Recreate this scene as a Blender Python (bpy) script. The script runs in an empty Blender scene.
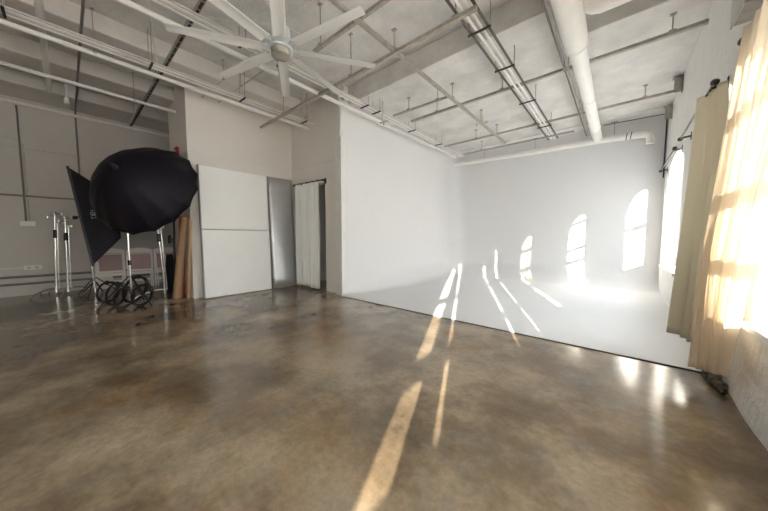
import bpy, bmesh, math, random
from mathutils import Vector, Matrix
random.seed(7)
PI = math.pi
sc = bpy.context.scene
COL = sc.collection

# ------------------------------------------------------------------ materials
def mat(name, color=(.8, .8, .8), rough=.6, metal=0.0, noise=0.0, nscale=6.0, bump=0.0, bscale=40.0,
        color2=None, coat=0.0, spec=0.5, stretch=(1, 1, 1)):
    m = bpy.data.materials.new(name); m.use_nodes = True
    nt = m.node_tree; b = nt.nodes['Principled BSDF']
    b.inputs['Base Color'].default_value = (*color, 1)
    b.inputs['Roughness'].default_value = rough
    b.inputs['Metallic'].default_value = metal
    b.inputs['Specular IOR Level'].default_value = spec
    b.inputs['Coat Weight'].default_value = coat
    tc = nt.nodes.new('ShaderNodeTexCoord'); mp = nt.nodes.new('ShaderNodeMapping')
    mp.inputs['Scale'].default_value = stretch
    nt.links.new(tc.outputs['Object'], mp.inputs['Vector'])
    if noise or color2:
        n = nt.nodes.new('ShaderNodeTexNoise'); n.inputs['Scale'].default_value = nscale
        n.inputs['Detail'].default_value = 8; n.inputs['Roughness'].default_value = .6
        nt.links.new(mp.outputs[0], n.inputs['Vector'])
        r = nt.nodes.new('ShaderNodeValToRGB')
        c2 = color2 or tuple(c * (1 - noise) for c in color)
        r.color_ramp.elements[0].position = .35; r.color_ramp.elements[1].position = .65
        r.color_ramp.elements[0].color = (*c2, 1); r.color_ramp.elements[1].color = (*color, 1)
        nt.links.new(n.outputs['Fac'], r.inputs['Fac']); nt.links.new(r.outputs[0], b.inputs['Base Color'])
    if bump:
        n2 = nt.nodes.new('ShaderNodeTexNoise'); n2.inputs['Scale'].default_value = bscale
        n2.inputs['Detail'].default_value = 5
        nt.links.new(mp.outputs[0], n2.inputs['Vector'])
        bp = nt.nodes.new('ShaderNodeBump'); bp.inputs['Strength'].default_value = bump
        bp.inputs['Distance'].default_value = .02
        nt.links.new(n2.outputs['Fac'], bp.inputs['Height']); nt.links.new(bp.outputs[0], b.inputs['Normal'])
    return m

M = {}
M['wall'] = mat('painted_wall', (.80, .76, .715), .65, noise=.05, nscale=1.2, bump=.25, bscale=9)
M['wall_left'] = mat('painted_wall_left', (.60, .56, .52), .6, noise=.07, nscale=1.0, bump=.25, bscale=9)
M['brick'] = mat('painted_brick', (.80, .79, .77), .7, noise=.06, nscale=3, bump=.8, bscale=14)
M['cyc'] = mat('cyclorama_white', (.75, .75, .755), .75, noise=.02, nscale=1.0, bump=.04, bscale=3, spec=.15)
M['ceil'] = mat('painted_concrete_ceiling', (.76, .74, .72), .8, noise=.22, nscale=2.2, bump=.5, bscale=12)
M['beam'] = mat('painted_concrete_beam', (.72, .68, .64), .8, noise=.08, nscale=2.0, bump=.4, bscale=12)
M['pipe'] = mat('white_painted_pipe', (.80, .78, .75), .5, noise=.05, nscale=8)
M['pipe_old'] = mat('worn_painted_pipe', (.62, .59, .55), .5, noise=.2, nscale=12)
M['wrap'] = mat('insulated_pipe_wrap', (.84, .82, .79), .6, noise=.05, nscale=5, bump=.3, bscale=20)
M['strut'] = mat('painted_strut', (.46, .42, .37), .55, metal=.15, noise=.25, nscale=14)
M['dark'] = mat('dark_metal', (.045, .04, .037), .5, metal=.4)
M['conduit'] = mat('grey_conduit', (.22, .20, .185), .4, metal=.5, noise=.1)
M['brownpipe'] = mat('brownish_pipe', (.28, .235, .20), .5, noise=.2, nscale=9)
M['darkpipe'] = mat('dark_conduit', (.09, .08, .072), .45, metal=.3, noise=.1)
M['black'] = mat('black_plastic', (.012, .012, .013), .45)
M['chrome'] = mat('chrome', (.75, .74, .72), .18, metal=1.0)
M['fabric'] = mat('black_nylon', (.007, .0055, .011), .55, bump=.1, bscale=60, spec=.25)
M['navy'] = mat('dark_navy_cloth', (.012, .012, .022), .8, bump=.3, bscale=20)
M['logo'] = mat('white_print', (.5, .5, .52), .6)
M['board'] = mat('white_foam_board', (.95, .95, .945), .6, noise=.02, nscale=3)
M['foil'] = mat('silver_foil', (.62, .63, .64), .36, metal=.6, noise=.08, nscale=2, bump=.25, bscale=3)
M['edge'] = mat('grey_board_edge', (.25, .25, .25), .6)
M['chair'] = mat('white_resin', (.90, .87, .82), .45)
M['pink'] = mat('pinkish_seat_vinyl', (.52, .36, .34), .6, noise=.05)
M['kraft'] = mat('kraft_paper_roll', (.46, .29, .16), .6, noise=.12, nscale=4, stretch=(1, 1, .3))
M['red'] = mat('red_paper_roll', (.50, .09, .10), .55)
M['redp'] = mat('red_plastic', (.45, .04, .04), .5)
M['white'] = mat('white_plastic', (.78, .77, .75), .4)
M['fan'] = mat('fan_white', (.76, .75, .73), .4)
M['fanrim'] = mat('fan_steel_rim', (.7, .75, .77), .3, metal=.6)
M['frame'] = mat('window_frame_paint', (.80, .80, .80), .5, noise=.04, nscale=8)
M['dark_gap'] = mat('dark_gap_tone', (.06, .055, .05), .9)
M['rubble'] = mat('chipped_brick', (.34, .31, .27), .9, color2=(.06, .05, .045), nscale=14, bump=1.0, bscale=18)
M['void'] = mat('closet_shade', (.12, .11, .10), .9)  # dark colour stands in for the unlit room behind the doorway

def floor_mat():
    m = bpy.data.materials.new('stained_concrete'); m.use_nodes = True
    nt = m.node_tree; b = nt.nodes['Principled BSDF']; L = nt.links.new
    tc = nt.nodes.new('ShaderNodeTexCoord')
    def noise(s, d, r=.6, dist=0.0):
        n = nt.nodes.new('ShaderNodeTexNoise'); n.inputs['Scale'].default_value = s
        n.inputs['Detail'].default_value = d; n.inputs['Roughness'].default_value = r
        n.inputs['Distortion'].default_value = dist
        L(tc.outputs['Object'], n.inputs['Vector']); return n
    def ramp(src, stops):
        r = nt.nodes.new('ShaderNodeValToRGB'); L(src, r.inputs['Fac'])
        e = r.color_ramp.elements
        while len(e) < len(stops): e.new(.5)
        for k, (p, c) in enumerate(stops): e[k].position = p; e[k].color = (*c, 1)
        return r
    base = ramp(noise(1.15, 10, .62, .0).outputs['Fac'],
                [(.33, (.085, .060, .034)), (.45, (.175, .128, .078)), (.55, (.30, .228, .148)), (.68, (.43, .345, .240))])
    rust = ramp(noise(.9, 8, .65).outputs['Fac'], [(.52, (0, 0, 0)), (.70, (1, 1, 1))])
    grey = ramp(noise(2.6, 9, .7).outputs['Fac'], [(.50, (0, 0, 0)), (.72, (1, 1, 1))])
    speck = ramp(noise(26, 6, .7).outputs['Fac'], [(.3, (.72, .72, .72)), (.6, (1.05, 1.05, 1.05))])
    def mix(kind, fac, a, bb, f=None):
        x = nt.nodes.new('ShaderNodeMixRGB'); x.blend_type = kind
        if fac is not None:
            mu = nt.nodes.new('ShaderNodeMath'); mu.operation = 'MULTIPLY'; mu.inputs[1].default_value = f
            L(fac, mu.inputs[0]); L(mu.outputs[0], x.inputs[0])
        else: x.inputs[0].default_value = f
        L(a, x.inputs[1])
        if isinstance(bb, tuple): x.inputs[2].default_value = (*bb, 1)
        else: L(bb, x.inputs[2])
        return x
    c = mix('MIX', rust.outputs[0], base.outputs[0], (.26, .135, .050), .50)
    c = mix('MIX', grey.outputs[0], c.outputs[0], (.22, .205, .18), .50)
    c = mix('MULTIPLY', None, c.outputs[0], speck.outputs[0], .8)
    L(c.outputs[0], b.inputs['Base Color'])
    rr = nt.nodes.new('ShaderNodeMapRange'); rr.inputs['To Min'].default_value = .135; rr.inputs['To Max'].default_value = .17
    rr.inputs['From Min'].default_value = .3; rr.inputs['From Max'].default_value = .7
    L(noise(2.0, 6).outputs['Fac'], rr.inputs['Value']); L(rr.outputs[0], b.inputs['Roughness'])
    b.inputs['Specular IOR Level'].default_value = .60; b.inputs['Coat Weight'].default_value = 0
    bp = nt.nodes.new('ShaderNodeBump'); bp.inputs['Strength'].default_value = .05; bp.inputs['Distance'].default_value = .01
    L(noise(5, 5).outputs['Fac'], bp.inputs['Height']); L(bp.outputs[0], b.inputs['Normal'])
    return m
M['floor'] = floor_mat()

def cloth_mat(name, dif, trl, transp, f_trl=.5, tint=(1, .97, .9)):
    m = bpy.data.materials.new(name); m.use_nodes = True
    nt = m.node_tree; nt.nodes.clear(); L = nt.links.new
    o = nt.nodes.new('ShaderNodeOutputMaterial')
    d = nt.nodes.new('ShaderNodeBsdfDiffuse'); d.inputs[0].default_value = (*dif, 1)
    t = nt.nodes.new('ShaderNodeBsdfTranslucent'); t.inputs[0].default_value = (*trl, 1)
    x = nt.nodes.new('ShaderNodeMixShader'); x.inputs[0].default_value = f_trl
    L(d.outputs[0], x.inputs[1]); L(t.outputs[0], x.inputs[2])
    tr = nt.nodes.new('ShaderNodeBsdfTransparent'); tr.inputs[0].default_value = (*tint, 1)
    y = nt.nodes.new('ShaderNodeMixShader')
    n = nt.nodes.new('ShaderNodeTexWave'); n.inputs['Scale'].default_value = 60; n.inputs['Distortion'].default_value = .5
    y.inputs[0].default_value = transp
    L(x.outputs[0], y.inputs[1]); L(tr.outputs[0], y.inputs[2]); L(y.outputs[0], o.inputs[0])
    bp = nt.nodes.new('ShaderNodeBump'); bp.inputs['Strength'].default_value = .05; bp.inputs['Distance'].default_value = .002
    L(n.outputs['Fac'], bp.inputs['Height']); L(bp.outputs[0], d.inputs['Normal'])
    return m
M['sheer'] = cloth_mat('sheer_cream_cloth', (.86, .845, .82), (.93, .88, .80), .46, .38, (1, .93, .82))
M['opaque'] = cloth_mat('beige_lined_cloth', (.74, .70, .60), (.74, .68, .54), 0.0, .22)
M['closed'] = cloth_mat('white_window_cloth', (.9, .88, .84), (.95, .93, .88), 0.0, .75)
M['doorcloth'] = cloth_mat('white_door_cloth', (.93, .93, .92), (.9, .9, .88), 0.0, .12)

def glass_mat():
    m = bpy.data.materials.new('window_glass'); m.use_nodes = True
    nt = m.node_tree; nt.nodes.clear(); L = nt.links.new
    o = nt.nodes.new('ShaderNodeOutputMaterial')
    tr = nt.nodes.new('ShaderNodeBsdfTransparent'); tr.inputs[0].default_value = (.96, .98, .97, 1)
    g = nt.nodes.new('ShaderNodeBsdfGlossy'); g.inputs['Roughness'].default_value = .02
    x = nt.nodes.new('ShaderNodeMixShader'); x.inputs[0].default_value = .05
    L(tr.outputs[0], x.inputs[1]); L(g.outputs[0], x.inputs[2]); L(x.outputs[0], o.inputs[0])
    return m
M['glass'] = glass_mat()

# ------------------------------------------------------------------ mesh builder
class MB:
    def __init__(s): s.v = []; s.f = []; s.sm = []
    def add(s, vs, fs, smooth=False):
        o = len(s.v); s.v += [tuple(p) for p in vs]
        for f in fs: s.f.append([o + i for i in f]); s.sm.append(smooth)
        return s
    def box(s, x0, y0, z0, x1, y1, z1):
        x0, x1 = sorted((x0, x1)); y0, y1 = sorted((y0, y1)); z0, z1 = sorted((z0, z1))
        v = [(x0,y0,z0),(x1,y0,z0),(x1,y1,z0),(x0,y1,z0),(x0,y0,z1),(x1,y0,z1),(x1,y1,z1),(x0,y1,z1)]
        return s.add(v, [(0,3,2,1),(4,5,6,7),(0,1,5,4),(1,2,6,5),(2,3,7,6),(3,0,4,7)])
    def tube(s, pts, r, n=10, caps=True, smooth=True):
        """swept tube along a list of points; r a number or one radius per point"""
        pts = [Vector(p) for p in pts]; m = len(pts)
        rs = r if isinstance(r, (list, tuple)) else [r] * m
        vs = []; up = None
        for i, p in enumerate(pts):
            d = (pts[min(i+1, m-1)] - pts[max(i-1, 0)]).normalized()
            if up is None: up = Vector((0,0,1)) if abs(d.z) < .9 else Vector((1,0,0))
            a = (up - d * up.dot(d)).normalized(); b = d.cross(a); up = a
            for k in range(n):
                t = 2*PI*k/n; vs.append(p + rs[i]*(math.cos(t)*a + math.sin(t)*b))
        fs = [(i*n+k, i*n+(k+1)%n, (i+1)*n+(k+1)%n, (i+1)*n+k) for i in range(m-1) for k in range(n)]
        s.add(vs, fs, smooth)
        if caps:
            s.add(vs[:n], [tuple(range(n))[::-1]]); s.add(vs[-n:], [tuple(range(n))])
        return s
    def bar(s, a, b, w, h, up=(0,0,1)):
        a = Vector(a); b = Vector(b); d = (b-a).normalized(); up = Vector(up)
        if abs(d.dot(up)) > .95: up = Vector((1,0,0))
        sd = d.cross(up).normalized()*w/2; u = sd.cross(d).normalized()*h/2
        v = [a-sd-u, a+sd-u, a+sd+u, a-sd+u, b-sd-u, b+sd-u, b+sd+u, b-sd+u]
        return s.add(v, [(0,1,2,3),(7,6,5,4),(0,4,5,1),(1,5,6,2),(2,6,7,3),(3,7,4,0)])
    def lathe(s, prof, loc=(0,0,0), n=20):
        x, y, z = loc; m = len(prof)
        vs = [(x+r*math.cos(2*PI*k/n), y+r*math.sin(2*PI*k/n), z+h) for r, h in prof for k in range(n)]
        fs = [(i*n+k, i*n+(k+1)%n, (i+1)*n+(k+1)%n, (i+1)*n+k) for i in range(m-1) for k in range(n)]
        s.add(vs, fs, True)
        s.add(vs[:n], [tuple(range(n))[::-1]]); s.add(vs[-n:], [tuple(range(n))]); return s
    def grid(s, rows, smooth=True, thick=0.0):
        m = len(rows); n = len(rows[0]); vs = [p for r in rows for p in r]
        fs = [(i*n+k, i*n+k+1, (i+1)*n+k+1, (i+1)*n+k) for i in range(m-1) for k in range(n-1)]
        return s.add(vs, fs, smooth)
    def prism(s, poly, axis, a, b):
        """extrude a 2-D polygon (given in the other two axes) between a and b"""
        def P(p, t):
            q = list(p); q.insert(axis, t); return tuple(q)
        n = len(poly); v = [P(p, a) for p in poly] + [P(p, b) for p in poly]
        fs = [tuple(range(n)), tuple(range(n, 2*n))[::-1]] + [(i, i+n, (i+1)%n+n, (i+1)%n) for i in range(n)]
        return s.add(v, fs)
    def build(s, name, m, parent=None, bevel=0.0, solid=0.0, loc=None, clean=True):
        me = bpy.data.meshes.new(name)
        org = Vector(loc) if loc is not None else Vector((0,0,0))
        me.from_pydata([tuple(Vector(p)-org) for p in s.v], [], s.f)
        me.polygons.foreach_set('use_smooth', s.sm)
        me.validate(); me.update()
        if clean:
            bm = bmesh.new(); bm.from_mesh(me)
            bmesh.ops.recalc_face_normals(bm, faces=bm.faces); bm.to_mesh(me); bm.free()
        me.materials.append(M[m] if isinstance(m, str) else m)
        o = bpy.data.objects.new(name, me); COL.objects.link(o)
        o.location = org
        if parent is not None:
            o.parent = parent; o.location = org
        if solid:
            md = o.modifiers.new('solid', 'SOLIDIFY'); md.thickness = solid; md.offset = 0
        if bevel:
            md = o.modifiers.new('bevel', 'BEVEL'); md.width = bevel; md.segments = 2; md.limit_method = 'ANGLE'
        return o

def empty(name, loc=(0,0,0), rz=0.0):
    o = bpy.data.objects.new(name, None); COL.objects.link(o); o.empty_display_size = .1
    o.location = loc; o.rotation_euler = (0,0,rz); return o
def tag(o, label, cat, group=None, kind=None):
    if label: o['label'] = label
    if cat: o['category'] = cat
    if group: o['group'] = group
    if kind: o['kind'] = kind
    return o
def struct(o, label=None):
    o['kind'] = 'structure'
    if label: o['label'] = label
    return o
def dup(root, loc=None, rz=None, label=None):
    r = root.copy(); COL.objects.link(r)
    if loc is not None: r.location = loc
    if rz is not None: r.rotation_euler = (0,0,rz)
    if label: r['label'] = label
    def rec(src, dst):
        for ch in [c for c in src.children]:
            c = ch.copy(); COL.objects.link(c); c.parent = dst; rec(ch, c)
    rec(root, r); return r

# ------------------------------------------------------------------ room dimensions
XR, XL, XB, XC = .65, -8.75, -5.92, -4.06      # window wall, far left wall, board wall, cyclorama side wall
YD, YS, YB, YN = 3.55, 1.49, 8.10, -7.0        # doorway wall, side of the projecting block, back wall, wall behind
ZT = 4.0                                       # ceiling slab
ZC = 3.68                                      # lower ceiling towards the back
T = .12

struct(MB().box(XL-.2, YN-.2, -.2, XR+.5, YB+.3, 0).build('floor', 'floor'))
struct(MB().box(XL-.2, YN-.2, ZT, XR+.5, YB+.3, ZT+.2).build('ceiling', 'ceil'))
# lowered part of the ceiling towards the back, with shallow panels
b = MB(); b.box(XC-.05, 3.66, ZC, -.72, YB+.1, ZT-.002); b.box(-.72, 4.38, ZC, XR+.02, YB+.1, ZT-.002)
struct(b.build('ceiling_lowered_slab', 'ceil', bevel=.012))
b = MB()
b.box(XC, 7.72, ZC-.03, XR, YB, ZC+.01)
struct(b.build('trim_1', 'ceil', bevel=.015))
# beams running along the room at left
for i, (x0, x1) in enumerate(((-5.92, -5.18), (-7.25, -6.62), (-8.75, -7.95))):
    struct(MB().box(x0, YN, 3.76, x1, YS if i == 1 else (3.55 if i == 0 else 4.6), ZT+.001).build('trim_%d' % (2+i), 'beam', bevel=.015))
struct(MB().box(XL, -1.45, 3.80, -.6, -1.05, ZT+.001).build('trim_5', 'beam', bevel=.015))

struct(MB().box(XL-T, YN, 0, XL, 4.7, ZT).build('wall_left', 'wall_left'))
struct(MB().box(XL-T, YN-T, 0, XR+.4, YN, ZT).build('wall_rear', 'wall'))

struct(MB().box(-7.13, YS, 0, XB, 4.7, ZT).build('wall_board_side', 'wall'))
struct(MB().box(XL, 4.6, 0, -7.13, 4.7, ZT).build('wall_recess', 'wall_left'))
# doorway wall with its opening
DX0, DX1, DZ = -5.66, -4.665, 2.27
b = MB(); b.box(XB, YD, 0, DX0, YD+.14, ZT); b.box(DX1, YD, 0, XC-.125, YD+.14, ZT); b.box(DX0, YD, DZ, DX1, YD+.14, ZT)
struct(b.build('wall_doorway', 'wall'))
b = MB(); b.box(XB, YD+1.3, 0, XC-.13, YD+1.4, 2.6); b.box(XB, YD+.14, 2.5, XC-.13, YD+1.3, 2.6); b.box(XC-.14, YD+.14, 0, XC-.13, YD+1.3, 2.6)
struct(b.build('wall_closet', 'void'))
# slightly projecting course on the upper walls, and end post of the cyclorama wall
b = MB(); b.box(XB-.01, YS+.0, 2.685, XB+.012, YD, 2.705); b.box(XB, YD-.012, 2.685, XC-.02, YD+.01, 2.705)
b.box(-7.13, YS-.012, 2.685, XB+.012, YS+.01, 2.705)
struct(b.build('trim_6', 'wall'))
b = MB(); b.box(-4.235, 3.46, 0, XC+.004, YD+.01, 3.02); b.box(-4.25, 3.45, 2.68, XC+.01, YD, 2.73)
b.box(-4.22, 3.50, 3.02, -4.15, YD, ZT)
struct(b.build('trim_7', 'brick', bevel=.006))

# ---- cyclorama: side wall, back wall and floor joined by coves, one sweep
def cyclorama():
    RC, Z0 = .50, .012
    def prof(RF):
        p = [(0.0, ZC+.03), (0.0, 3.0), (0.0, 2.0), (0.0, 1.0)]
        for k in range(0, 11):
            t = k/10*PI/2; p.append((RF*(1-math.cos(t)), Z0 + RF*(1-math.sin(t))))
        return p
    path = []
    for y, rf in ((3.462, .03), (3.7, .12), (4.1, .24), (4.6, .34), (5.4, .42), (6.4, .45), (7.1, .45), (YB-RC, .45)): path.append((XC, y, 1, 0, rf))
    for k in range(1, 16):
        t = k/16*PI/2; path.append((XC+RC*(1-math.cos(t)), YB-RC+RC*math.sin(t), math.cos(t), -math.sin(t), .45))
    for x in (XC+RC, -2.5, -1.0, XR): path.append((x, YB, 0, -1, .45))
    rows = [[(px+nx*d, py+ny*d, z) for d, z in prof(rf)] for px, py, nx, ny, rf in path]
    m = MB(); m.grid(rows)
    inner = [r[-1] for r in rows]
    poly = inner + [(XR, 3.40, Z0), (XC+.03, 3.40, Z0)]
    m.add(poly, [tuple(range(len(poly)))])
    m.add([(XC+.03, 3.40, 0), (XR, 3.40, 0), (XR, 3.40, Z0), (XC+.03, 3.40, Z0)], [(0,1,2,3)])
    o = m.build('wall_back', 'cyc', clean=False)
    return o
struct(cyclorama())
b = MB(); b.box(XC-.12, YD+.012, 0, XC-.004, YB+.2, ZT); b.box(XC-.12, YB+.005, 0, XR+.4, YB+.2, ZT)
struct(b.build('wall_cyclorama_backing', 'cyc'))
struct(MB().box(XC+.10, 3.388, .0005, XR, 3.3995, .008).build('trim_8', 'dark_gap'))  # dark strip painted in for the gap shadow below the cyclorama floor edge

# ---- window wall with arched openings
CY = [6.69, 4.37, 1.90, -.20, -2.59, -4.91]
HWS = [.86, .86, .80, .90, .86, .86]
GWS = [.56, .56, .50, .63, .58, .56]
SILL, SPR, RISE = .59, 2.18, .36
DEP = .40
def arch_pts(c, hw, spr, rise, n=14):
    return [(c - hw*math.cos(PI*k/n), spr + rise*math.sin(PI*k/n)) for k in range(n+1)]
def window_wall():
    m = MB()
    x0, x1 = XR, XR+DEP
    edges = sorted(CY)
    y = YN
    for c in edges:
        HW = HWS[CY.index(c)]
        m.box(x0, y, 0, x1, c-HW, ZT); y = c+HW
        m.box(x0, c-HW, 0, x1, c+HW, SILL)
        A = arch_pts(c, HW, SPR, RISE)
        for (ya, za), (yb, zb) in zip(A[:-1], A[1:]):
            m.prism([(ya, za), (yb, zb), (yb, ZT), (ya, ZT)], 0, x0, x1)
    m.box(x0, y, 0, x1, YB+.1, ZT)
    return m.build('wall_right', 'brick')
struct(window_wall())
# low plaster apron with worn foot of the wall
def apron():
    m = MB()
    rows = []
    for i in range(0, 60):
        y = -2 + i*(3.38+2)/59
        w = .012*math.sin(y*3.1)+.012*math.sin(y*7.7)
        rows.append([(XR+.01, y, .30), (XR-.005, y, .22), (XR-.010-w*.3, y, .10), (XR-.012-w*.4, y, .0)])
    m.grid(rows); return m.build('baseboard_right', 'brick')
struct(apron())

def make_window(i, c, bars):
    root = empty('window_%d' % (i+1), (XR+DEP, c, SILL)); struct(root)
    gx0, gx1 = XR+.315, XR+.365; gc = c-.09; gw = GWS[i]; HW = HWS[i]; zb = .80 if i == 0 else (.70 if i in (3, 4) else .74); spr = 1.89; rise = .55
    O = Vector((XR+DEP, c, SILL))
    m = MB()
    def bx(a, bb, c2, d, e, f): m.box(a-O.x, bb-O.y, c2-O.z, d-O.x, e-O.y, f-O.z)
    bx(gx0, c-HW-.02, SILL-.01, gx1, gc-gw, SPR+RISE+.02); bx(gx0, gc+gw, SILL-.01, gx1, c+HW+.02, SPR+RISE+.02)
    bx(gx0, gc-gw, SILL-.01, gx1, gc+gw, zb)
    A = arch_pts(gc, gw, spr, rise)
    top = SPR+RISE+.02
    for (ya, za), (yb, zz) in zip(A[:-1], A[1:]):
        m.prism([(ya-O.y, za-O.z), (yb-O.y, zz-O.z), (yb-O.y, top-O.z), (ya-O.y, top-O.z)], 0, gx0-O.x, gx1-O.x)
    m.build('frame', 'frame', root)
    for z, t in bars:
        q = MB(); q.box(gx0+.005-O.x, gc-gw-.01-O.y, z-t/2-O.z, gx1-.005-O.x, gc+gw+.01-O.y, z+t/2-O.z)
        q.build('glazing_bar', 'frame', root)
    q = MB(); q.box(XR-.05-O.x, c-HW-.04-O.y, SILL-.035-O.z, XR+.012-O.x, c+HW+.04-O.y, SILL+.012-O.z)
    q.box(XR-.0-O.x, c-HW+.002-O.y, SILL-.002-O.z, gx0-O.x, c+HW-.002-O.y, SILL+.012-O.z)
    q.build('sill', 'frame', root, bevel=.006)
    g = MB(); g.add([(gx0+.025-O.x, gc-gw-O.y, zb-O.z)] + [(gx0+.025-O.x, a-O.y, z-O.z) for a, z in A] + [(gx0+.025-O.x, gc+gw-O.y, zb-O.z)],
                    [tuple(range(len(A)+2))])
    g.build('pane', 'glass', root)
    return root
BARS = [[(1.66, .10)], [(1.36, .10), (1.66, .06), (2.28, .06)], [(1.13, .09), (1.57, .09), (2.08, .08)], [(1.01, .07), (1.50, .07)], [(1.01, .09), (1.50, .09)], [(1.40, .06)]]
for i, c in enumerate(CY): make_window(i, c, BARS[i])

# ------------------------------------------------------------------ helper for hung lines on the ceiling
def run(name, pts, r, m, label, cat, group=None, hang=None, hang_to=ZT, n=10, strap=None):
    """conduit or pipe, one thing; hang = list of points where a rod goes up to the ceiling"""
    o = MB().tube(pts, r, n).build(name, m)
    tag(o, label, cat, group)
    for (x, y, z) in hang or []:
        q = MB(); q.tube([(x, y, z), (x, y, hang_to+.01)], .006, 6); q.box(x-.018, y-.018, hang_to-.010, x+.018, y+.018, hang_to+.003)
        q.box(x-r-.012, y-.02, z-.008, x+r+.012, y+.02, z+.006)
        q.build('hanger', 'strut', o)
    return o
def strut_channel(name, a, b, w, h, m, label, hang=(), hang_to=ZT, slots=False, group=None):
    o = empty(name, a); O = Vector(a); tag(o, label, 'strut channel', group)
    v = Vector(b)-O
    q = MB(); q.bar((0,0,0), v, w, h); q.build('channel', m, o, bevel=.003)
    if slots:
        q = MB(); L = v.length; d = v.normalized(); k = .06
        while k < L-.1:
            q.bar(d*k+Vector((0,0,-h/2-.0015)), d*(k+.13)+Vector((0,0,-h/2-.0015)), w*.55, .002); k += .15
        q.build('slot_row', 'dark_gap', o)
    for t in hang:
        p = v*t; q = MB(); q.tube([p, (p.x, p.y, hang_to-O.z+.01)], .007, 6)
        q.box(p.x-.028, p.y-.02, hang_to-O.z-.012, p.x+.028, p.y+.02, hang_to-O.z+.003)
        q.box(p.x-.03, p.y-.03, p.z+h/2-.004, p.x+.03, p.y+.03, p.z+h/2+.012)
        q.build('hanger', 'strut', o)
    return o

ZP = 3.45; k = (ZP-1.12)/2.48
def X(x): return x*k
# pipes running along the room (towards the back wall)
run('ceiling_pipe', [(X(-5.48), YN+.05, ZP), (X(-5.48), 3.5, ZP)], .030, 'pipe',
    'thick white pipe below the left conduit bundle, crossing above the tall white board', 'pipe',
    hang=[(X(-5.48), y, ZP) for y in (-2.0, .35)])
run('ceiling_pipe', [(X(-6.93)-.05, YN+.05, ZP+.08), (X(-6.93)-.05, YS+.0, ZP+.08)], .027, 'pipe',
    'white pipe along the ceiling ending at the side of the projecting wall block', 'pipe',
    hang=[(X(-6.93)-.05, y, ZP+.08) for y in (-2.5, -.9, .9)])
run('ceiling_pipe', [(XL+.10, YN+.05, 3.64), (XL+.10, 4.55, 3.64)], .033, 'pipe',
    'white pipe along the top of the far left wall', 'pipe')
run('ceiling_pipe', [(X(-4.06), YN+.05, ZP-.01), (X(-4.02), 2.6, ZP-.01), (X(-3.93), 7.4, ZP-.01)], .032, 'pipe',
    'white round pipe passing behind the fan blades towards the cyclorama corner', 'pipe',
    hang=[(X(-4.05), -1.5, ZP), (X(-3.98), 4.3, ZP)], hang_to=ZC)
# conduit bundles: each conduit is a thing
def bundle(x0, dx, n, r, y0, y1, z, mats, what, straps, group, hz, smat='dark'):
    xs = [x0+i*dx for i in range(n)]
    for i, x in enumerate(xs):
        o = MB().tube([(x, y0, z), (x, y1, z)], r, 8).build('conduit', mats[i % len(mats)])
        tag(o, 'one of the %s' % what, 'conduit', group)
    for ns, y in enumerate(straps):
        nth = ['nearest', 'second', 'third', 'fourth', 'fifth', 'sixth'][ns]
        q = empty('trapeze_hanger', (x0, y, z-r))
        tag(q, 'crossbar under the %s, %s from the camera end' % (group, nth), 'hanger', 'crossbars under the '+group)
        MB().box(-.035, -.012, -.014, (n-1)*dx+.035, .012, 0).build('crossbar', smat, q)
        for xx in (-.026, (n-1)*dx+.026):
            MB().tube([(xx, 0, 0), (xx, 0, hz-(z-r)+.01)], .006, 6).build('rod', 'strut', q)
bundle(-5.03, .05, 4, .014, YN+.05, 3.5, ZP+.035, ['pipe', 'pipe_old'], 'slim painted conduits above the tall white board', [-.31, .87, 2.07, 3.27], 'left conduit bundle', ZT)
bundle(-3.60, .042, 4, .013, YN+.05, 7.55, ZP+.02, ['pipe', 'pipe_old'], 'painted conduits running past the fan to the far corner', [1.50, 1.99, 3.58, 3.89, 5.04, 6.2], 'middle conduit bundle', ZC)
# dark three-track rack
bundle(-1.385, .063, 4, .0150, 1.2, 7.6, ZP, ['darkpipe', 'pipe', 'pipe', 'darkpipe'], 'parallel conduits in the middle of the bright ceiling', [3.13, 4.02, 5.24, 6.6], 'dark conduit rack', ZC)
for i, x in enumerate((-.70, -.655)):
    run('conduit', [(X(x)-.02, 1.2, ZP+.0), (X(x)-.02, YB-.22, ZP+.0)], .011, ['conduit', 'pipe_old'][i],
        ['dark thin conduit running close beside the big white pipe', 'pale thin conduit between the dark one and the big white pipe'][i], 'conduit',
        hang=[(X(x)-.02, y, ZP) for y in (4.6, 6.4)], hang_to=ZC)
strut_channel('strut_channel', (X(-2.355), .9, ZP-.02), (X(-2.355), 7.1, ZP-.02), .045, .04, 'strut', 'pale strut running from the fan towards the cyclorama back wall', (.30, .55, .75, .9), ZC)
# across the room
strut_channel('strut_channel', (-8.2, 1.04, ZP+.12), (-3.0, 1.04, ZP+.12), .05, .042, 'strut', 'slotted strut with a dark inside crossing the left ceiling above the black umbrella', (.1, .5, .95), slots=True)
strut_channel('strut_channel', (-5.75, 2.75, ZP-.04), (X(-1.25), 2.78, ZP-.04), .045, .04, 'strut', 'long strut crossing in front of the doorway wall behind the fan', (.2, .6, .95))
strut_channel('strut_channel', (X(-3.25), 2.18, ZP+.04), (X(-1.8), 2.20, ZP+.04), .04, .04, 'strut', 'short strut just behind the right-hand fan blades', (.1, .9))
strut_channel('strut_channel', (X(-3.6), 4.20, ZP-.0), (X(-2.35), 4.24, ZP-.0), .04, .03, 'strut', 'short strut in the bright ceiling left of the long cross strut', (.3, .8), ZC)
strut_channel('strut_channel', (X(-3.5), 4.66, ZP+.015), (.63, 4.66, ZP+.015), .05, .04, 'strut', 'long strut passing under the big white pipe to the window wall', (.15, .45, .93), ZC)
strut_channel('strut_channel', (X(-3.75), 6.47, ZP+.015), (.635, 6.47, ZP+.015), .045, .035, 'strut', 'rear strut crossing near the cyclorama wall to the bracket box', (.2, .5, .9), ZC)
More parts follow.
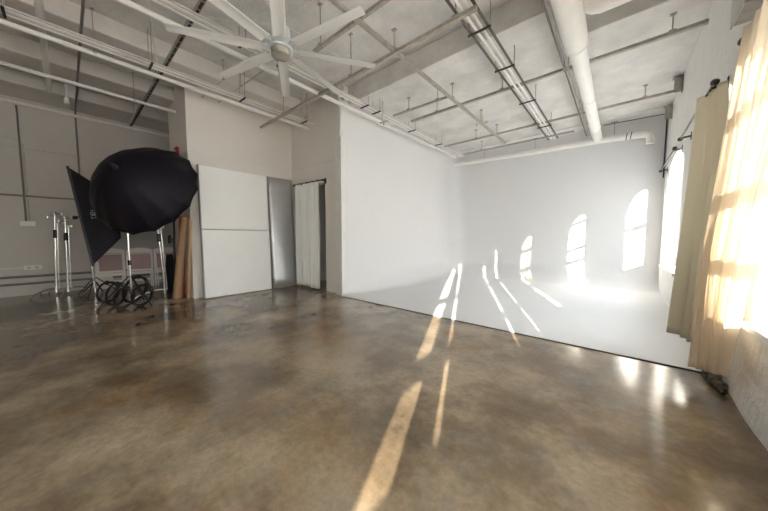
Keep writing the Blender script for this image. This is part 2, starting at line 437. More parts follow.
strut_channel('strut_channel', (X(-3.6), 7.3, ZP-.02), (X(-.9), 7.3, ZP-.02), .04, .03, 'strut', 'rearmost short strut just in front of the white drain pipe', (.2, .8), ZC)
run('ceiling_conduit', [(-8.71, .25, 2.0), (-8.71, .25, 3.60), (-8.62, .25, 3.69), (-8.4, .25, 3.72), (-3.9, .25, 3.72)], .015, 'conduit',
    'dark conduit rising up the far left wall and crossing the ceiling', 'conduit', hang=[(-6.0, .25, 3.72), (-4.4, .25, 3.72)])
run('ceiling_duct', [(-7.7, -.07, 3.70), (-3.2, -.07, 3.70)], .036, 'pipe', 'white round duct crossing the far left corner of the ceiling', 'duct', hang=[(-6.9, -.07, 3.70), (-5.9, -.07, 3.70)], n=14)
o = MB().tube([(-7.3, .12, 3.52), (-7.3, .12, 3.42)], [.03, .036], 12).build('ceiling_sensor', 'white')
tag(o, 'small white sensor hanging by the dark conduit at the far left', 'sensor')
MB().tube([(-7.3, .12, 3.51), (-7.3, .12, 3.77)], .008, 6).build('stem', 'white', o)
# diagonal sway brace
run('brace_wire', [(-5.4, 1.03, 3.62), (-4.1, .72, 3.98)], .008, 'pipe', 'thin diagonal brace between the dark strut and the ceiling', 'brace')
for i, (y, xx) in enumerate(((1.85, -4.35), (2.12, -4.20))):
    run('conduit', [(-5.95, y-.1, 3.70), (xx, y, 3.70)], .009, 'pipe_old',
        ['thin brownish conduit left of its twin, on the ceiling left of the fan', 'thin brownish conduit right of its twin, on the ceiling left of the fan'][i], 'conduit', hang=[(-5.0, y-.05, 3.70)])

# big insulated pipe and drain pipe along the back wall
ZB = 3.35
big = empty('insulated_pipe', (-.475, 1.0, ZB)); tag(big, 'large white insulated pipe running along the ceiling to the back wall', 'pipe')
ys = [0, 2.5, 2.95, 3.0, 3.4, 6.9]
MB().tube([(0, y, 0.0 if y > 2.96 else .0) for y in ys], [.118, .118, .116, .090, .087, .085], 24).build('pipe', 'wrap', big)
for y in (2.96, 4.6, 6.2): MB().tube([(0, y-.02, 0), (0, y+.02, 0)], .093 if y > 3 else .121, 24).build('band', 'wrap', big)
for y in (3.3, 5.2): MB().tube([(0, y, .08), (0, y, ZC-ZB+.01)], .007, 6).build('hanger', 'strut', big)
br = MB().tube([(.12, 2.40, .06), (.17, 2.40, .06), (.24, 2.40, .06), (.60, 2.40, .06), (1.12, 2.40, .06)], [.09, .125, .145, .15, .15], 20).build('branch_pipe', 'wrap', big)
for xx in (.35, .5): MB().box(xx-.015, 2.385, .19, xx+.015, 2.415, ZT-ZB+.002).build('branch_hanger', 'strut', big)
dp = empty('drain_pipe', (XC+.12, 7.93, 3.37)); tag(dp, 'white drain pipe sloping along the top of the cyclorama back wall with an elbow', 'pipe')
MB().tube([(0, 0, 0), (1.8, 0, -.045), (3.6, 0, -.07), (4.22, 0, -.10), (4.30, 0, -.13), (4.325, 0, -.19), (4.325, 0, -.30)],
          [.058, .06, .064, .066, .068, .068, .066], 18).build('pipe', 'wrap', dp)
MB().tube([(-.03, 0, 0), (.01, 0, 0)], .066, 18).build('end_cap', 'pipe', dp)
for xx in (3.95, 4.02): MB().tube([(xx, 0, -.085), (xx+.015, 0, -.087)], .073, 18).build('clamp_ring', 'dark', dp)
MB().tube([(4.325, 0, -.27), (4.325, 0, -.31)], .072, 18).build('collar', 'pipe', dp)
for xx in (.9, 2.2, 3.75): 
    q = MB(); q.tube([(xx, 0, 0), (xx, 0, ZC-3.37+.01)], .007, 6); q.box(xx-.06, -.03, ZC-3.37-.042, xx+.06, .03, ZC-3.37-.028); q.build('hanger', 'strut', dp)
o = MB().tube([(XR-.03, YB-.06, 2.35), (XR-.03, YB-.06, 3.62)], .012, 8).build('conduit', 'dark'); tag(o, 'dark vertical conduit in the corner of the window wall', 'conduit')
o = MB().tube([(-.38, 7.86, 3.60), (XR-.01, 7.96, 3.60)], .007, 6).build('cable', 'dark'); tag(o, 'thin dark cable along the top of the back wall beside the window wall', 'cable')
# bracket boxes at the window wall
for i, (y, z0, z1, w) in enumerate(((6.45, 3.42, 3.66, .045), (7.6, 3.38, 3.62, .04))):
    q = empty('wall_bracket', (XR, y, z0)); tag(q, ['grey angle bracket on the window wall at the end of the rear strut', 'small grey bracket high in the far corner of the window wall'][i], 'bracket')
    MB().box(-.10, -w, 0, 0.0, -w+.012, z1-z0).build('side_plate', 'strut', q); MB().box(-.012, -w, 0, 0.0, w, z1-z0).build('back_plate', 'strut', q)
    MB().box(-.12, -w, z1-z0-.012, 0, w, z1-z0).build('top_plate', 'strut', q)
q = empty('pull_box', (XR+.008, 3.12, 2.66)); tag(q, 'grey electrical box on the window wall beside the top of the near curtain', 'electrical box')
MB().box(-.10, -.14, 0, 0, .14, .24).build('box', 'strut', q, bevel=.006); MB().box(-.108, -.15, -.01, -.10, .15, .25).build('cover', 'pipe_old', q)

# sprinkler-like clusters
def cluster(x, y, z, label, top):
    q = empty('pipe_fitting', (x, y, z)); tag(q, label, 'pipe fitting')
    MB().tube([(-.12, 0, 0), (.14, .02, 0)], .016, 10).build('tee', 'pipe_old', q)
    MB().tube([(.02, 0, 0), (.02, 0, top-z+.01)], .010, 8).build('stem', 'pipe_old', q)
    MB().tube([(-.06, -.07, -.01), (-.06, .06, -.01)], .014, 8).build('nipple', 'pipe', q)
    MB().lathe([(.006, -.06), (.02, -.055), (.022, -.045), (.008, -.04), (.008, 0)], (.05, 0, 0), 10).build('sprinkler_head', 'strut', q)
cluster(-3.50, 4.0, 3.30, 'cluster of small valves below the middle conduits at the cyclorama wall top', ZC)
cluster(-2.34, 5.9, 3.56, 'small fitting on the pale strut near the back wall', ZC)


# ------------------------------------------------------------------ ceiling fan
FZ = 3.20
fan = empty('ceiling_fan', (-2.965, 1.673, FZ)); tag(fan, 'large white eight-blade industrial ceiling fan with a round hub', 'ceiling fan')
MB().lathe([(.02, .80), (.085, .80), (.085, .74), (.03, .70), (.024, .30), (.06, .28), (.10, .25), (.11, .10), (.05, .08), (.05, .05)], (0,0,0), 24).build('downrod', 'fan', fan)
MB().lathe([(.02, -.05), (.095, -.05), (.102, -.044), (.104, 0.0), (.104, .02)], (0,0,0), 32).build('hub', 'strut', fan)
MB().lathe([(.115, .012), (.128, .014), (.130, .04), (.118, .05), (.03, .052)], (0,0,0), 32).build('hub_ring', 'fanrim', fan)
R0 = .10
for i in range(8):
    a = math.radians(13.5 + 45.3*i - 1.5)
    bl = MB(); ca, sa = math.cos(a), math.sin(a)
    rows = []
    for j in range(9):
        t = j/8; r = .20 + (1.09-.20)*t; w = .068 - .010*t
        tilt = math.radians(11 - 4*t)
        row = []
        for s_, h in ((-1, 0), (-.75, .012), (-.3, .02), (.2, .018), (.7, .008), (1, -.006), (.7, -.004), (.2, .004), (-.3, .008), (-.75, .002), (-1, 0)):
            u = s_*w; hz = h + .03
            y2 = u*math.cos(tilt) - hz*math.sin(tilt); z2 = u*math.sin(tilt) + hz*math.cos(tilt)
            row.append((r*ca - y2*sa, r*sa + y2*ca, z2))
        rows.append(row)
    bl.grid(rows, smooth=True)
    bl.add(rows[-1][:-1], [tuple(range(10))]); bl.add(rows[0][:-1], [tuple(range(10))])
    blade = bl.build('blade', 'fan', fan)
    q = MB(); q.bar((R0*ca, R0*sa, .035), (.30*ca, .30*sa, .045), .035, .012); q.tube([(.15*ca, .15*sa, .04), (.15*ca, .15*sa, .075)], .012, 8); q.tube([(.24*ca, .24*sa, .045), (.24*ca, .24*sa, .07)], .01, 8)
    q.build('blade_arm', 'fanrim', blade)
for ang in (20, 110, 200, 290):
    a = math.radians(ang)
    MB().tube([(.03*math.cos(a), .03*math.sin(a), .32), (1.5*math.cos(a), 1.5*math.sin(a), .79 if ang not in (110, 20) else .79)], .0035, 5).build('guy_wire', 'pipe', fan)

# ------------------------------------------------------------------ far left wall services
q = empty('wall_conduit', (XL+.02, -.47, 1.40)); tag(q, 'pair of vertical conduits running down the far left wall into a white box', 'conduit')
MB().tube([(.0, -.02, .04), (.0, -.02, 2.1), (.05, -.02, 2.16), (.07, -.02, 2.2)], .013, 8).build('conduit', 'conduit', q)
MB().tube([(.0, .02, .04), (.0, .02, 1.5), (.0, -.05, 1.58), (.0, -.25, 1.62), (.0, -1.5, 1.62)], .009, 8).build('side_conduit', 'pipe_old', q)
MB().box(-.018, -.09, -.055, .045, .09, .045).build('junction_box', 'white', q, bevel=.004)
run('wall_pipe', [(XL+.03, YN+.1, 1.93), (XL+.03, 4.5, 1.93)], .018, 'brownpipe', 'horizontal brownish pipe halfway up the far left wall', 'pipe')
run('wall_conduit', [(XL+.02, YN+.1, 2.84), (XL+.02, .14, 2.84), (XL+.02, .22, 2.80), (XL+.02, .22, 2.7)], .009, 'pipe_old', 'thin horizontal conduit high on the far left wall above the brownish pipe', 'conduit')
run('floor_pipe', [(XL+.05, YN+.1, .375), (XL+.05, 4.5, .375)], .024, 'conduit', 'upper of two dark heating pipes along the foot of the far left wall', 'pipe', n=10)
run('floor_pipe', [(XL+.05, YN+.1, .235), (XL+.05, 4.5, .235)], .024, 'conduit', 'lower of two dark heating pipes along the foot of the far left wall', 'pipe', n=10)
q = empty('wall_outlet', (XL, -.45, .54)); tag(q, 'white double outlet on the far left wall above the heating pipes', 'outlet')
MB().box(-.002, -.11, -.04, .03, .11, .04).build('plate', 'white', q, bevel=.004)
for dy in (-.05, .05): MB().box(.03, dy-.025, -.025, .034, dy+.025, .025).build('socket', 'pipe_old', q)
MB().tube([(.01, -.11, 0), (.01, -3.0, -.02)], .007, 6).build('surface_cable', 'white', q)
q = empty('fire_alarm', (-6.52, YS, 2.755)); tag(q, 'small red fire alarm strobe on the side of the projecting wall above the umbrella', 'fire alarm')
MB().box(-.07, -.05, -.08, .07, .002, .10).build('housing', 'redp', q, bevel=.006); MB().box(-.03, -.062, -.03, .03, -.05, .03).build('strobe_lens', 'white', q)
q = MB().box(XL+.08, .36, 0, XL+.22, .64, .62).build('storage_box', 'wall', bevel=.005); tag(q, 'low pale storage box against the far left wall behind the chrome stands', 'box')

# ------------------------------------------------------------------ board wall: white board, foil board, door curtain
q = empty('foam_board', (-5.715, 1.62, 0)); tag(q, 'tall white foam board of two stacked sheets leaning on the wall', 'foam board')
yaw = math.atan2(.06, 1.26)
def quadboard(name, y0, y1, z0, z1, mt, par, xof=0.0):
    m = MB()
    def P(y, z, d): return (-.085*(z/2.45) + d + xof + .0*y, y, z)
    v = [P(y0,z0,0),P(y1,z0,0),P(y1,z1,0),P(y0,z1,0),P(y0,z0,-.04),P(y1,z0,-.04),P(y1,z1,-.04),P(y0,z1,-.04)]
    m.add(v, [(0,1,2,3),(7,6,5,4),(0,4,5,1),(1,5,6,2),(2,6,7,3),(3,7,4,0)])
    return m.build(name, mt, par, bevel=.004)
quadboard('lower_sheet', .0, 1.26, .012, 1.27, 'board', q)
quadboard('upper_sheet', .0, 1.25, 1.285, 2.44, 'board', q, -.006)
quadboard('edge_tape', -.022, .0, .012, 2.445, 'edge', q, -.004)
q = empty('foil_board', (-5.85, 3.0, 0)); tag(q, 'silver foil reflector board between the white board and the curtained doorway', 'reflector board')
m = MB(); rows = []
for i in range(13):
    t = i/12; row = []
    for j in range(9):
        s_ = j/8; bow = .05*math.sin(PI*s_)*(1-t) + .03*math.sin(2.2*PI*t+1)*s_*(1-t)
        row.append((-.045 + (.10 + .05*s_)*(1-t) + bow, -.05 + s_*(.56), .004 + 2.46*t))
    rows.append(row)
m.grid(rows); m.build('foil_sheet', 'foil', q, solid=.012)
MB().bar((-.03+.09, -.06, .002), (-.04, -.06, 2.46), .02, .02).build('edge_strip', 'edge', q)

def drape(name, mt, path_levels, nf, amp, nn=120, mm=26, ph=0.0, amp_top=.5, irr=.35, parent=None, solid=.003):
    """cloth through level polylines [(left, right)], from the top down; vertical folds"""
    m = MB(); rows = []
    L = [(Vector(a), Vector(b)) for a, b in path_levels]
    zs = [a.z for a, b in L]
    for i in range(mm+1):
        t = i/mm*(len(L)-1); k0 = min(int(t), len(L)-2); u = t-k0
        def cr(c, j):
            p0 = L[max(j-1,0)][c]; p1 = L[j][c]; p2 = L[j+1][c]; p3 = L[min(j+2,len(L)-1)][c]
            return .5*((2*p1)+(-p0+p2)*u+(2*p0-5*p1+4*p2-p3)*u*u+(-p0+3*p1-3*p2+p3)*u**3)
        a = cr(0, k0); b_ = cr(1, k0)
        d = (b_-a); d.z = 0; nrm = Vector((-d.y, d.x, 0)).normalized(); dd = d.normalized()
        f = i/mm; A = amp*(amp_top+(1-amp_top)*f)
        row = []
        for j in range(nn+1):
            s_ = j/nn
            x = s_*nf*2*PI + ph + .6*math.sin(s_*7+ph)*irr*2
            w = math.sin(x) + irr*math.sin(x*.53+1.3+.8*f) 
            p = a.lerp(b_, s_) + nrm*A*w + dd*A*.35*math.sin(2*x)
            row.append(tuple(p))
        rows.append(row)
    m.grid(rows); return m.build(name, mt, parent, solid=solid)
q = empty('door_curtain', (-5.2, 3.46, 0)); tag(q, 'white curtain hanging from a rod across the doorway', 'curtain')
drape('cloth', 'doorcloth', [((-.48, 0, 2.315), (.44, 0, 2.29)), ((-.46, -.01, 1.2), (.44, 0, 1.2)), ((-.43, -.01, .07), (.42, 0, .04))], 6.5, .052, parent=q, mm=16)
r = empty('curtain_rod', (-5.2, 3.46, 2.30)); tag(r, 'black rod carrying the white doorway curtain', 'curtain rod')
MB().tube([(-.53, 0, .03), (.56, 0, .0)], .012, 8).build('rod', 'dark', r)
for xx in (-.50, .55): 
    m = MB(); m.box(xx-.012, -.01, -.012, xx+.012, .088, .02); m.box(xx-.025, .078, -.06, xx+.025, .09, .05); m.build('bracket', 'dark', r)
for xx in (-.42, -.2, .02, .22, .40): MB().tube([(xx-.012, 0, .01), (xx+.012, 0, .01)], .019, 10).build('ring', 'dark', r)

# ------------------------------------------------------------------ window curtains and rods
def rod(y0, y1, label, z=2.45, x=.56):
    r = empty('curtain_rod', (x, y0, z)); tag(r, label, 'curtain rod')
    MB().tube([(0, 0, 0), (0, y1-y0, 0)], .011, 8).build('rod', 'dark', r)
    for yy, s_ in ((0, -1), (y1-y0, 1)):
        m = MB(); m.tube([(0, yy, 0), (0, yy+s_*.02, 0), (0, yy+s_*.03, 0), (0, yy+s_*.06, 0), (0, yy+s_*.075, 0)], [.012, .014, .026, .028, .012], 10); m.build('finial', 'dark', r)
        m = MB(); m.bar((-.005, yy-s_*.04, -.012), (XR-x+.002, yy-s_*.04, -.0), .016, .02); m.box(XR-x-.006, yy-s_*.04-.02, -.05, XR-x+.003, yy-s_*.04+.02, .05); m.build('bracket', 'dark', r)
    return r
rod(6.02, 7.75, 'black curtain rod across the farthest arched window')
rod(3.74, 5.42, 'black curtain rod above the beige curtain, second window from the back wall')
rod(1.0, 2.98, 'black curtain rod at the top right carrying the nearest sheer curtain', 2.44, .575)
rod(-1.25, .98, 'curtain rod of the window beside the camera')
rod(-3.55, -1.4, 'curtain rod of the window behind the camera')
o = drape('window_curtain', 'opaque', [((.51, 4.14, 2.47), (.62, 3.70, 2.45)), ((.48, 4.02, 1.9), (.60, 3.46, 1.9)), ((.43, 3.82, 1.1), (.56, 3.42, 1.1)), ((.345, 3.46, .30), (.50, 3.27, .27))],
          3, .030, ph=.8, amp_top=.6)
tag(o, 'opaque beige curtain hanging beside the farther window, hem swung into the room', 'curtain')
o = drape('window_curtain', 'sheer', [((.545, 2.90, 2.42), (.565, 1.85, 2.42)), ((.53, 3.0, 1.98), (.56, 2.02, 1.98)), ((.515, 3.08, 1.50), (.555, 2.25, 1.50)), ((.50, 3.16, 1.05), (.55, 2.45, 1.05)), ((.495, 3.19, .60), (.55, 2.60, .62)), ((.475, 3.16, .11), (.545, 2.74, .23))],
          7, .030, nn=160, ph=.2, amp_top=.55)
tag(o, 'sheer cream curtain glowing in the sun in front of the nearest window', 'curtain')
o = drape('window_curtain', 'closed', [((.5, .975, 2.48), (.5, .295, 2.48)), ((.5, .975, 1.2), (.5, .295, 1.2)), ((.5, .975, .12), (.5, .295, .12))], 5, .014, amp_top=.8)
tag(o, 'pale curtain closing the middle of the window beside the camera', 'curtain')
o = drape('window_curtain', 'closed', [((.5, -1.495, 2.48), (.5, -1.84, 2.48)), ((.5, -1.495, 1.2), (.5, -1.84, 1.2)), ((.5, -1.495, .12), (.5, -1.84, .12))], 4, .014, amp_top=.8)
tag(o, 'pale curtain closing the middle of the window behind the camera', 'curtain')
rod(-5.9, -3.75, 'curtain rod of the rearmost window, far behind the camera')
o = drape('window_curtain', 'closed', [((.5, -3.70, 2.48), (.5, -5.95, 2.48)), ((.5, -3.70, 1.2), (.5, -5.95, 1.2)), ((.5, -3.70, .12), (.5, -5.95, .12))], 14, .02, amp_top=.8)  # added out of view: stops a stray sun beam, spreads it as fill
tag(o, 'added unseen white curtain blocking and diffusing the sun at the rearmost window', 'curtain')

# chipped foot of the wall at the edge of the cyclorama
m = MB(); rnd = random.Random(3)
q = empty('broken_wall_foot', (XR-.02, 3.28, 0)); tag(q, 'chipped dark masonry lump at the wall foot under the sheer curtain', 'masonry')
for i in range(7):
    cx, cy, cz, rr = -.01-rnd.random()*.06, -.18+i*.05+rnd.random()*.02, .02+rnd.random()*.03, .022+rnd.random()*.02
    mm_ = MB(); vs = []; n1, n2 = 7, 9
    for a in range(n1+1):
        for b_ in range(n2):
            th, ph_ = PI*a/n1, 2*PI*b_/n2; r2 = rr*(1+.6*(rnd.random()-.5))
            vs.append((cx+r2*math.sin(th)*math.cos(ph_), cy+r2*1.2*math.sin(th)*math.sin(ph_), max(.001, cz+r2*math.cos(th))))
    fs = [(a*n2+b_, a*n2+(b_+1)%n2, (a+1)*n2+(b_+1)%n2, (a+1)*n2+b_) for a in range(n1) for b_ in range(n2)]
    m.add(vs, fs, False)
m.build('masonry_lump', 'rubble', q)
MB().tube([(-.03, -.30, .02), (-.05, -.1, .035), (-.03, .08, .02)], .012, 8).build('pipe_stub', 'dark', q)

# ------------------------------------------------------------------ deep umbrella on its stand
UC = Vector((-5.74, .866, 1.895)); UN = Vector((-.659, .652, -.376)).normalized(); UR, UD = .785, .56
def umbrella():
    root = empty('photo_umbrella', UC); tag(root, 'huge black deep photo umbrella of sixteen panels seen from behind', 'photo umbrella')
    a = UN.cross(Vector((0,0,1))).normalized(); b_ = UN.cross(a)
    G, sub, rings = 16, 6, 12
    m = MB(); rows = []
    def P(f, ang, u):
        # scalloped rim, panels sag slightly between ribs
        cut = 1 - .022*math.sin(PI*u)*f*f
        sag = 1 - .018*math.sin(PI*u)*f
        r = UR*f*cut*sag
        return -UN*UD*(1-f**2.1) + r*(math.cos(ang)*a + math.sin(ang)*b_)
    for g in range(G):
        rows = []
        for i in range(rings+1):
            f = .03 + .97*i/rings
            rows.append([P(f, 2*PI*(g+s_/sub)/G, s_/sub) for s_ in range(sub+1)])
        m.grid(rows)
    o = m.build('canopy', 'fabric', root, solid=.003)
    bm = bmesh.new(); bm.from_mesh(o.data); bmesh.ops.remove_doubles(bm, verts=bm.verts, dist=.0005); bm.to_mesh(o.data); bm.free()
    for e in o.data.edges: pass
    for g in range(G):
        ang = 2*PI*g/G
        MB().tube([P(.03+.97*i/8, ang, 0)*1.004+UN*.006 for i in range(9)], .004, 5).build('rib', 'black', root)
    m = MB(); m.tube([-UN*(UD+.10), -UN*(UD+.02), -UN*(UD-.01)], [.018, .03, .045], 12); m.build('hub_cap', 'black', root)
    MB().tube([-UN*(UD+.12), UN*.05], .006, 8).build('shaft', 'chrome', root)
    return root
umbrella()
sx, sy = -6.02, .655
st = empty('light_stand', (sx, sy, 0)); tag(st, 'chrome light stand under the black umbrella, behind the coiled cables', 'light stand')
MB().tube([(0, 0, .10), (0, 0, .75)], .017, 10).build('lower_pole', 'chrome', st)
MB().tube([(0, 0, .70), (0, 0, 1.42)], .012, 10).build('upper_pole', 'chrome', st)
MB().tube([(0, 0, .68), (0, 0, .76)], .024, 10).build('collar', 'black', st)
for a in (30, 150, 270):
    c_, s_ = math.cos(math.radians(a)), math.sin(math.radians(a))
    MB().tube([(.02*c_, .02*s_, .50), (.40*c_, .40*s_, .02)], .009, 8).build('leg', 'black', st)
MB().box(-.05, -.04, 1.36, .05, .04, 1.48).build('tilt_bracket', 'black', st, bevel=.006)

# black cable coils heaped at the stand foot
def coil(x, y, z, tilt, rz, R, label, h=1.35):
    pts = []
    rnd = random.Random(int(x*1000+y*77))
    for i in range(0, 150):
        t = 2*PI*i/30
        rr = R*(1+.05*math.sin(i*.37)+.03*rnd.random())
        p = Vector((rr*math.cos(t), .018*math.sin(i*.11)+.012*(i/30-2.5), rr*h*math.sin(t)))
        pts.append(p)
    mt = Matrix.Rotation(rz, 4, 'Z') @ Matrix.Rotation(tilt, 4, 'X') @ Matrix.Rotation(.45, 4, 'Y')
    pts = [mt @ p for p in pts]
    zmin = min(p.z for p in pts)
    root = empty('cable_coil', (x, y, 0)); tag(root, label, 'cable coil', None)
    pts = [p+Vector((0, 0, -zmin+.009+z)) for p in pts]
    MB().tube(pts, .0085, 6).build('cable', 'black', root)
    zt = max(p.z for p in pts); pm = max(pts, key=lambda p: p.z)
    MB().tube([pm+Vector((0,0,.02)), pm+Vector((0,0,-.05))], .022, 8).build('tie', 'black', root)
for args in ((-6.55, .42, 0, .35, 1.15, .13, 'leftmost black cable coil leaning at the foot of the umbrella stand', 1.5),
             (-6.12, .48, 0, .30, 1.0, .115, 'black cable coil just left of the umbrella pole', 1.8),
             (-5.86, .545, 0, .35, 1.1, .11, 'black cable coil directly before the umbrella pole', 1.6),
             (-5.84, .76, 0, .35, 1.1, .12, 'black cable coil just right of the umbrella pole', 1.6),
             (-6.36, .74, .0, -.15, 1.0, .15, 'tall black cable coil standing behind the others', 1.5)):
    coil(*args)

# ------------------------------------------------------------------ second softbox on its stand
def P3(px, py, X_):  # point on the plane x = X_ as (y, z) measured on the place
    return None
sb = empty('softbox', (-7.45, .25, 1.5)); tag(sb, 'tall black rectangular softbox tilted beside the umbrella with small white print', 'softbox')
O = Vector((-7.45, .25, 1.5))
kx = 7.45/8.0
def W(y, z, x=-7.45): 
    f = x/-8.0
    return Vector((x, y*f, 1.12+(z-1.12)*f)) - O
# front rectangle (seen edge on at left) and rear ring towards the umbrella
A1, A2 = W(.085, 2.47, -7.45), W(.325, .57, -7.35)
B1, B2 = W(.115, 2.36, -8.1), W(.34, .64, -8.05)
C1, C2 = W(.72, 1.98, -7.5), W(.76, 1.12, -7.4)
D1, D2 = W(.70, 1.95, -7.8), W(.74, 1.15, -7.7)
m = MB(); m.add([A1, A2, C2, C1, B1, B2, D2, D1], [(0,1,2,3), (4,7,6,5), (0,3,7,4), (1,5,6,2), (3,2,6,7)])
m.build('shell', 'fabric', sb, clean=True)
m = MB(); 
for p, r_ in ((A1, A2), (B1, B2), (A1, B1), (A2, B2)): m.bar(p, r_, .035, .03)
m.build('rim', 'black', sb)
m = MB(); m.add([A1, A2, B2, B1], [(0,1,2,3)]); m.build('diffuser', 'navy', sb)
# small white print on the side panel: two short upright marks of letters running down the fabric
n_ = (A2-A1).cross(C1-A1).normalized()
if n_.x < 0: n_ = -n_
dn = (A2-A1).normalized(); ac = (C1-A1); ac = (ac - dn*ac.dot(dn)).normalized()
base = W(.325, 1.66, -7.45)
t_ = (base-A1).dot(n_); base = base - n_*t_ + n_*.03
m = MB()
lets = [[(0,0,0,1),(0,1,1,1),(0,.5,1,.5)], [(0,0,1,0),(1,0,1,1),(0,1,1,1),(0,0,0,1)], [(0,0,0,1),(0,.5,1,1),(0,.5,1,0)], [(0,0,1,0),(.5,0,.5,1)]]
for li, segs in enumerate(lets):
    o2 = base + dn*(li*.042)
    for (a0, b0, a1, b1) in segs:
        p = o2 + dn*(a0*.028) + ac*(b0*.06); r_ = o2 + dn*(a1*.028) + ac*(b1*.06)
        m.bar(p, r_, .007, .003, up=n_)
m.build('printed_mark', 'logo', sb)
st = empty('light_stand', (-7.75, .33, 0)); tag(st, 'silver light stand holding the tilted rectangular softbox', 'light stand')
MB().tube([(0, .0, .06), (0, -.05, 1.0)], .022, 10).build('lower_pole', 'chrome', st)
MB().tube([(0, -.05, .95), (0, -.07, 1.62)], .016, 10).build('upper_pole', 'chrome', st)
for a in (100, 220, 340):
    c_, s_ = math.cos(math.radians(a)), math.sin(math.radians(a))
    MB().tube([(.02*c_, .02*s_, .35), (.34*c_, .34*s_, .015)], .009, 8).build('leg', 'black', st)
m = MB(); m.tube([(0, -.20, 1.50), (0, -.02, 1.58)], .012, 8); m.lathe([(.02, -.03), (.035, -.03), (.035, .03), (.02, .03)], (0, -.20, 1.50), 10); m.build('tilt_handle', 'black', st)

# ------------------------------------------------------------------ chrome stands (turtle base, grip head)
def grip_stand(loc, rz, h, label, legs=(0, 120, 240), lean=(0, 0), L=.42, heads=1):
    st = empty('grip_stand', loc, rz); tag(st, label, 'grip stand')
    lx, ly = lean
    MB().tube([(0, 0, .10), (lx*.5, ly*.5, h*.55)], .018, 10).build('column', 'chrome', st)
    MB().tube([(lx*.5, ly*.5, h*.52), (lx, ly, h)], .013, 10).build('riser', 'chrome', st)
    MB().tube([(.028, .03, .12), (.028+lx*.8, .03+ly*.8, h*.88)], .009, 8).build('grip_arm', 'chrome', st)
    m = MB(); m.tube([(lx*.72, ly*.72, h*.70), (lx*.85, ly*.85, h*.80)], .030, 12); m.build('grip_tape', 'black', st)
    m = MB(); m.lathe([(.02, -.03), (.038, -.028), (.038, .028), (.02, .03)], (lx, ly, h), 12)
    m.build('grip_head', 'chrome', st)
    for dz, sgn in ((.0, 1), (-.08, -1), (-.17, 1)):
        m = MB(); m.tube([(lx, ly, h+dz), (lx, ly+sgn*.09, h+dz)], .008, 8); m.tube([(lx, ly+sgn*.09, h+dz-.022), (lx, ly+sgn*.09, h+dz+.022)], .010, 8)
        m.build('knob', 'chrome', st)
    MB().tube([(0, 0, .05), (0, 0, .16)], .026, 12).build('base_hub', 'chrome', st)
    for a in legs:
        c_, s_ = math.cos(math.radians(a)), math.sin(math.radians(a))
        pts = [(.02*c_, .02*s_, .13), (.10*c_, .10*s_, .135), (L*.55*c_, L*.55*s_, .11), (L*.85*c_, L*.85*s_, .07), (L*c_, L*s_, .012)]
        MB().tube(pts, .0115, 8).build('leg', 'chrome', st)
    return st
grip_stand((-8.36, -.17, 0), .2, 1.60, 'left of the two chrome grip stands by the far left wall', lean=(0, .05), legs=(-60, 60, 200))
grip_stand((-8.30, -.02, 0), .5, 1.53, 'right of the two chrome grip stands by the far left wall', lean=(0, .03), legs=(-40, 80, 190))
grip_stand((-6.62, 1.20, 0), .0, 1.50, 'chrome grip stand between the umbrella and the paper rolls', lean=(-.02, -.06), legs=(-95, -8, 200), L=.44)
o = MB().tube([(-8.1, .18, .05), (-8.05, .30, .2), (-8.1, .36, .22), (-8.0, .44, .02)], .014, 8).build('black_strap', 'black'); tag(o, 'black strap loop on the floor beside the right chrome grip stand', 'strap')

# ------------------------------------------------------------------ white folding chairs, folded against the wall
def folding_chair():
    root = empty('folding_chair', (0, 0, 0))
    w, h, t = .225, .92, .035
    m = MB()   # arched back rail
    pts = []
    for i in range(13):
        s_ = -1+2*i/12; pts.append((.0, s_*w, h-.02-.05*abs(s_)**2.2))
    rows = []
    m2 = MB()
    for i in range(12):
        y0, z0 = pts[i][1], pts[i][2]; y1, z1 = pts[i+1][1], pts[i+1][2]
        m2.prism([(y0, z0), (y1, z1), (y1, h-.13), (y0, h-.13)], 0, -.0175, .0175)
    m2.build('back_rail', 'chair', root)
    for s_ in (-1, 1):
        MB().bar((0, s_*(w-.012), .0), (0, s_*(w-.012), h-.08), .028, .034, up=(1,0,0)).build('leg', 'chair', root)
        MB().bar((.045, s_*(w-.05), .0), (.02, s_*(w-.05), h-.28), .024, .03, up=(1,0,0)).build('leg', 'chair', root)
    m = MB(); m.box(.02, -w+.045, .42, .055, w-.045, .76); m.build('seat_pad', 'pink', root, bevel=.012)
    m = MB(); m.box(.0, -w+.02, .30, .03, w-.02, .36); m.build('seat_rail', 'chair', root)
    m = MB(); m.box(-.01, -w+.02, .14, .012, w-.02, .20); m.build('stretcher', 'chair', root)
    m = MB(); m.box(-.006, -w+.02, .375, .018, w-.02, .775); m.build('seat_back', 'chair', root)
    return root
ch = folding_chair(); GR = 'white folding chairs along the far wall'
ch.location = (-8.28, .60, 0); tag(ch, 'leftmost white folding chair with pinkish seat, partly behind the rectangular softbox', 'chair', GR)
dup(ch, (-8.28, 1.075, 0), None, 'middle white folding chair with pinkish seat, behind the black cable coils')
dup(ch, (-8.28, 1.55, 0), None, 'rightmost white folding chair with pinkish seat, behind the chrome grip stand')

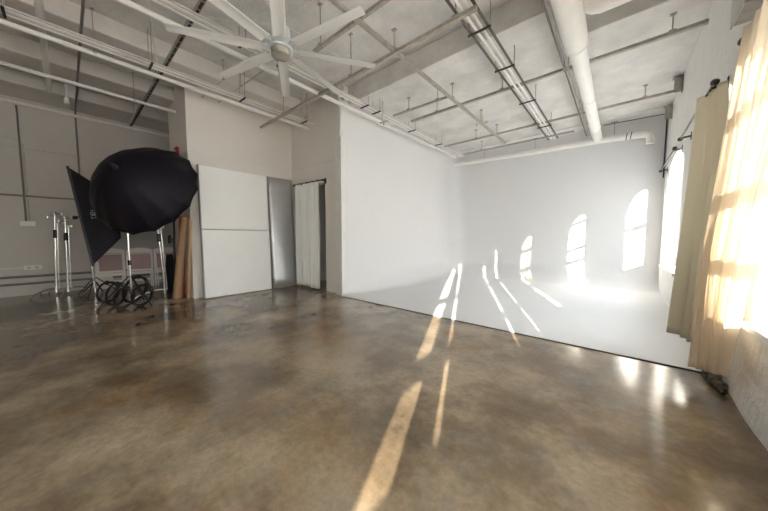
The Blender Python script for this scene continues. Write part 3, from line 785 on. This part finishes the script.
# ------------------------------------------------------------------ paper rolls, dark bag and pole beside the projecting wall
o = MB().tube([(-6.25, 1.31, .0), (-6.09, 1.35, .75), (-5.86, 1.385, 1.50)], [.075, .06, .045], 18).build('paper_roll', 'kraft')
tag(o, 'tall brown kraft paper roll, the thicker front one, leaning by the wall corner', 'paper roll')
o = MB().tube([(-6.03, 1.43, .0), (-5.75, 1.44, 1.45)], .030, 16).build('paper_roll', 'kraft')
tag(o, 'slimmer brown paper roll half hidden behind the thicker one', 'paper roll')
o = MB().tube([(-6.40, 1.43, .0), (-6.05, 1.385, 1.52)], .040, 16).build('paper_roll', 'red')
tag(o, 'red paper roll standing left of the brown rolls', 'paper roll')
q = empty('background_pole', (-6.52, 1.34, 0)); tag(q, 'thin black pole with a clamp standing left of the red roll', 'pole')
MB().tube([(0, 0, 0), (.06, .02, 1.52)], .018, 10).build('pole', 'black', q)
m = MB(); m.box(.02, -.08, 1.05, .20, -.02, 1.12); m.tube([(.06, -.06, 1.02), (.06, -.06, 1.17)], .026, 10); m.build('clamp', 'black', q)
m = MB(); rows = []
for i in range(9):
    t = i/8; w = .17*(1-.55*t); z = .003+.78*t
    rows.append([(-6.95+.02*math.sin(i)+w*math.cos(a)*.6, 1.36+.7*w*math.sin(a), z) for a in [2*PI*j/14 for j in range(15)]])
m.grid(rows); m.add(rows[-1][:-1], [tuple(range(14))]); m.add(rows[0][:-1], [tuple(range(14))])
o = m.build('cloth_bag', 'navy'); tag(o, 'dark navy cloth bag slumped left of the paper rolls', 'bag')

# ------------------------------------------------------------------ light
world = bpy.data.worlds.new('World'); sc.world = world; world.use_nodes = True
nt = world.node_tree; bg = nt.nodes['Background']
tc = nt.nodes.new('ShaderNodeTexCoord'); sp = nt.nodes.new('ShaderNodeSeparateXYZ'); rp = nt.nodes.new('ShaderNodeValToRGB')
nt.links.new(tc.outputs['Generated'], sp.inputs[0]); nt.links.new(sp.outputs['Z'], rp.inputs['Fac'])
rp.color_ramp.elements[0].color = (.80, .80, .80, 1); rp.color_ramp.elements[1].color = (.78, .88, 1.0, 1)
rp.color_ramp.elements[1].position = .5
nt.links.new(rp.outputs[0], bg.inputs['Color']); bg.inputs['Strength'].default_value = 4.5
az = math.radians(24.27)
te = .185; el = math.atan(te)
d = Vector((-math.sin(az)*math.cos(el), math.cos(az)*math.cos(el), -math.sin(el)))
sl = bpy.data.lights.new('sun', 'SUN'); sl.energy = 24; sl.angle = math.radians(.4); sl.color = (1.0, .92, .80)
so = bpy.data.objects.new('sun', sl); COL.objects.link(so); so.rotation_euler = d.to_track_quat('-Z', 'Y').to_euler(); so.location = (6, -8, 6)

# ------------------------------------------------------------------ camera
F = 273.4
cam = bpy.data.cameras.new('camera'); cam.sensor_width = 36; cam.lens = 36*F/768
cam.clip_start = .02
co = bpy.data.objects.new('camera', cam); COL.objects.link(co); co.location = (0, 0, 1.12)
yaw = math.atan2(620-384, math.hypot(F, 17.5)); pitch = math.atan(17.5/F)
co.rotation_euler = (PI/2-pitch, 0, yaw)
sc.camera = co
vs = sc.view_settings; vs.view_transform = 'Standard'; vs.look = 'None'; vs.gamma = 1; vs.exposure = 1.10; vs.use_curve_mapping = False
sc.cycles.use_denoising = True
sc.cycles.max_bounces = 10; sc.cycles.diffuse_bounces = 8; sc.cycles.transparent_max_bounces = 16
sc.cycles.sample_clamp_indirect = 8
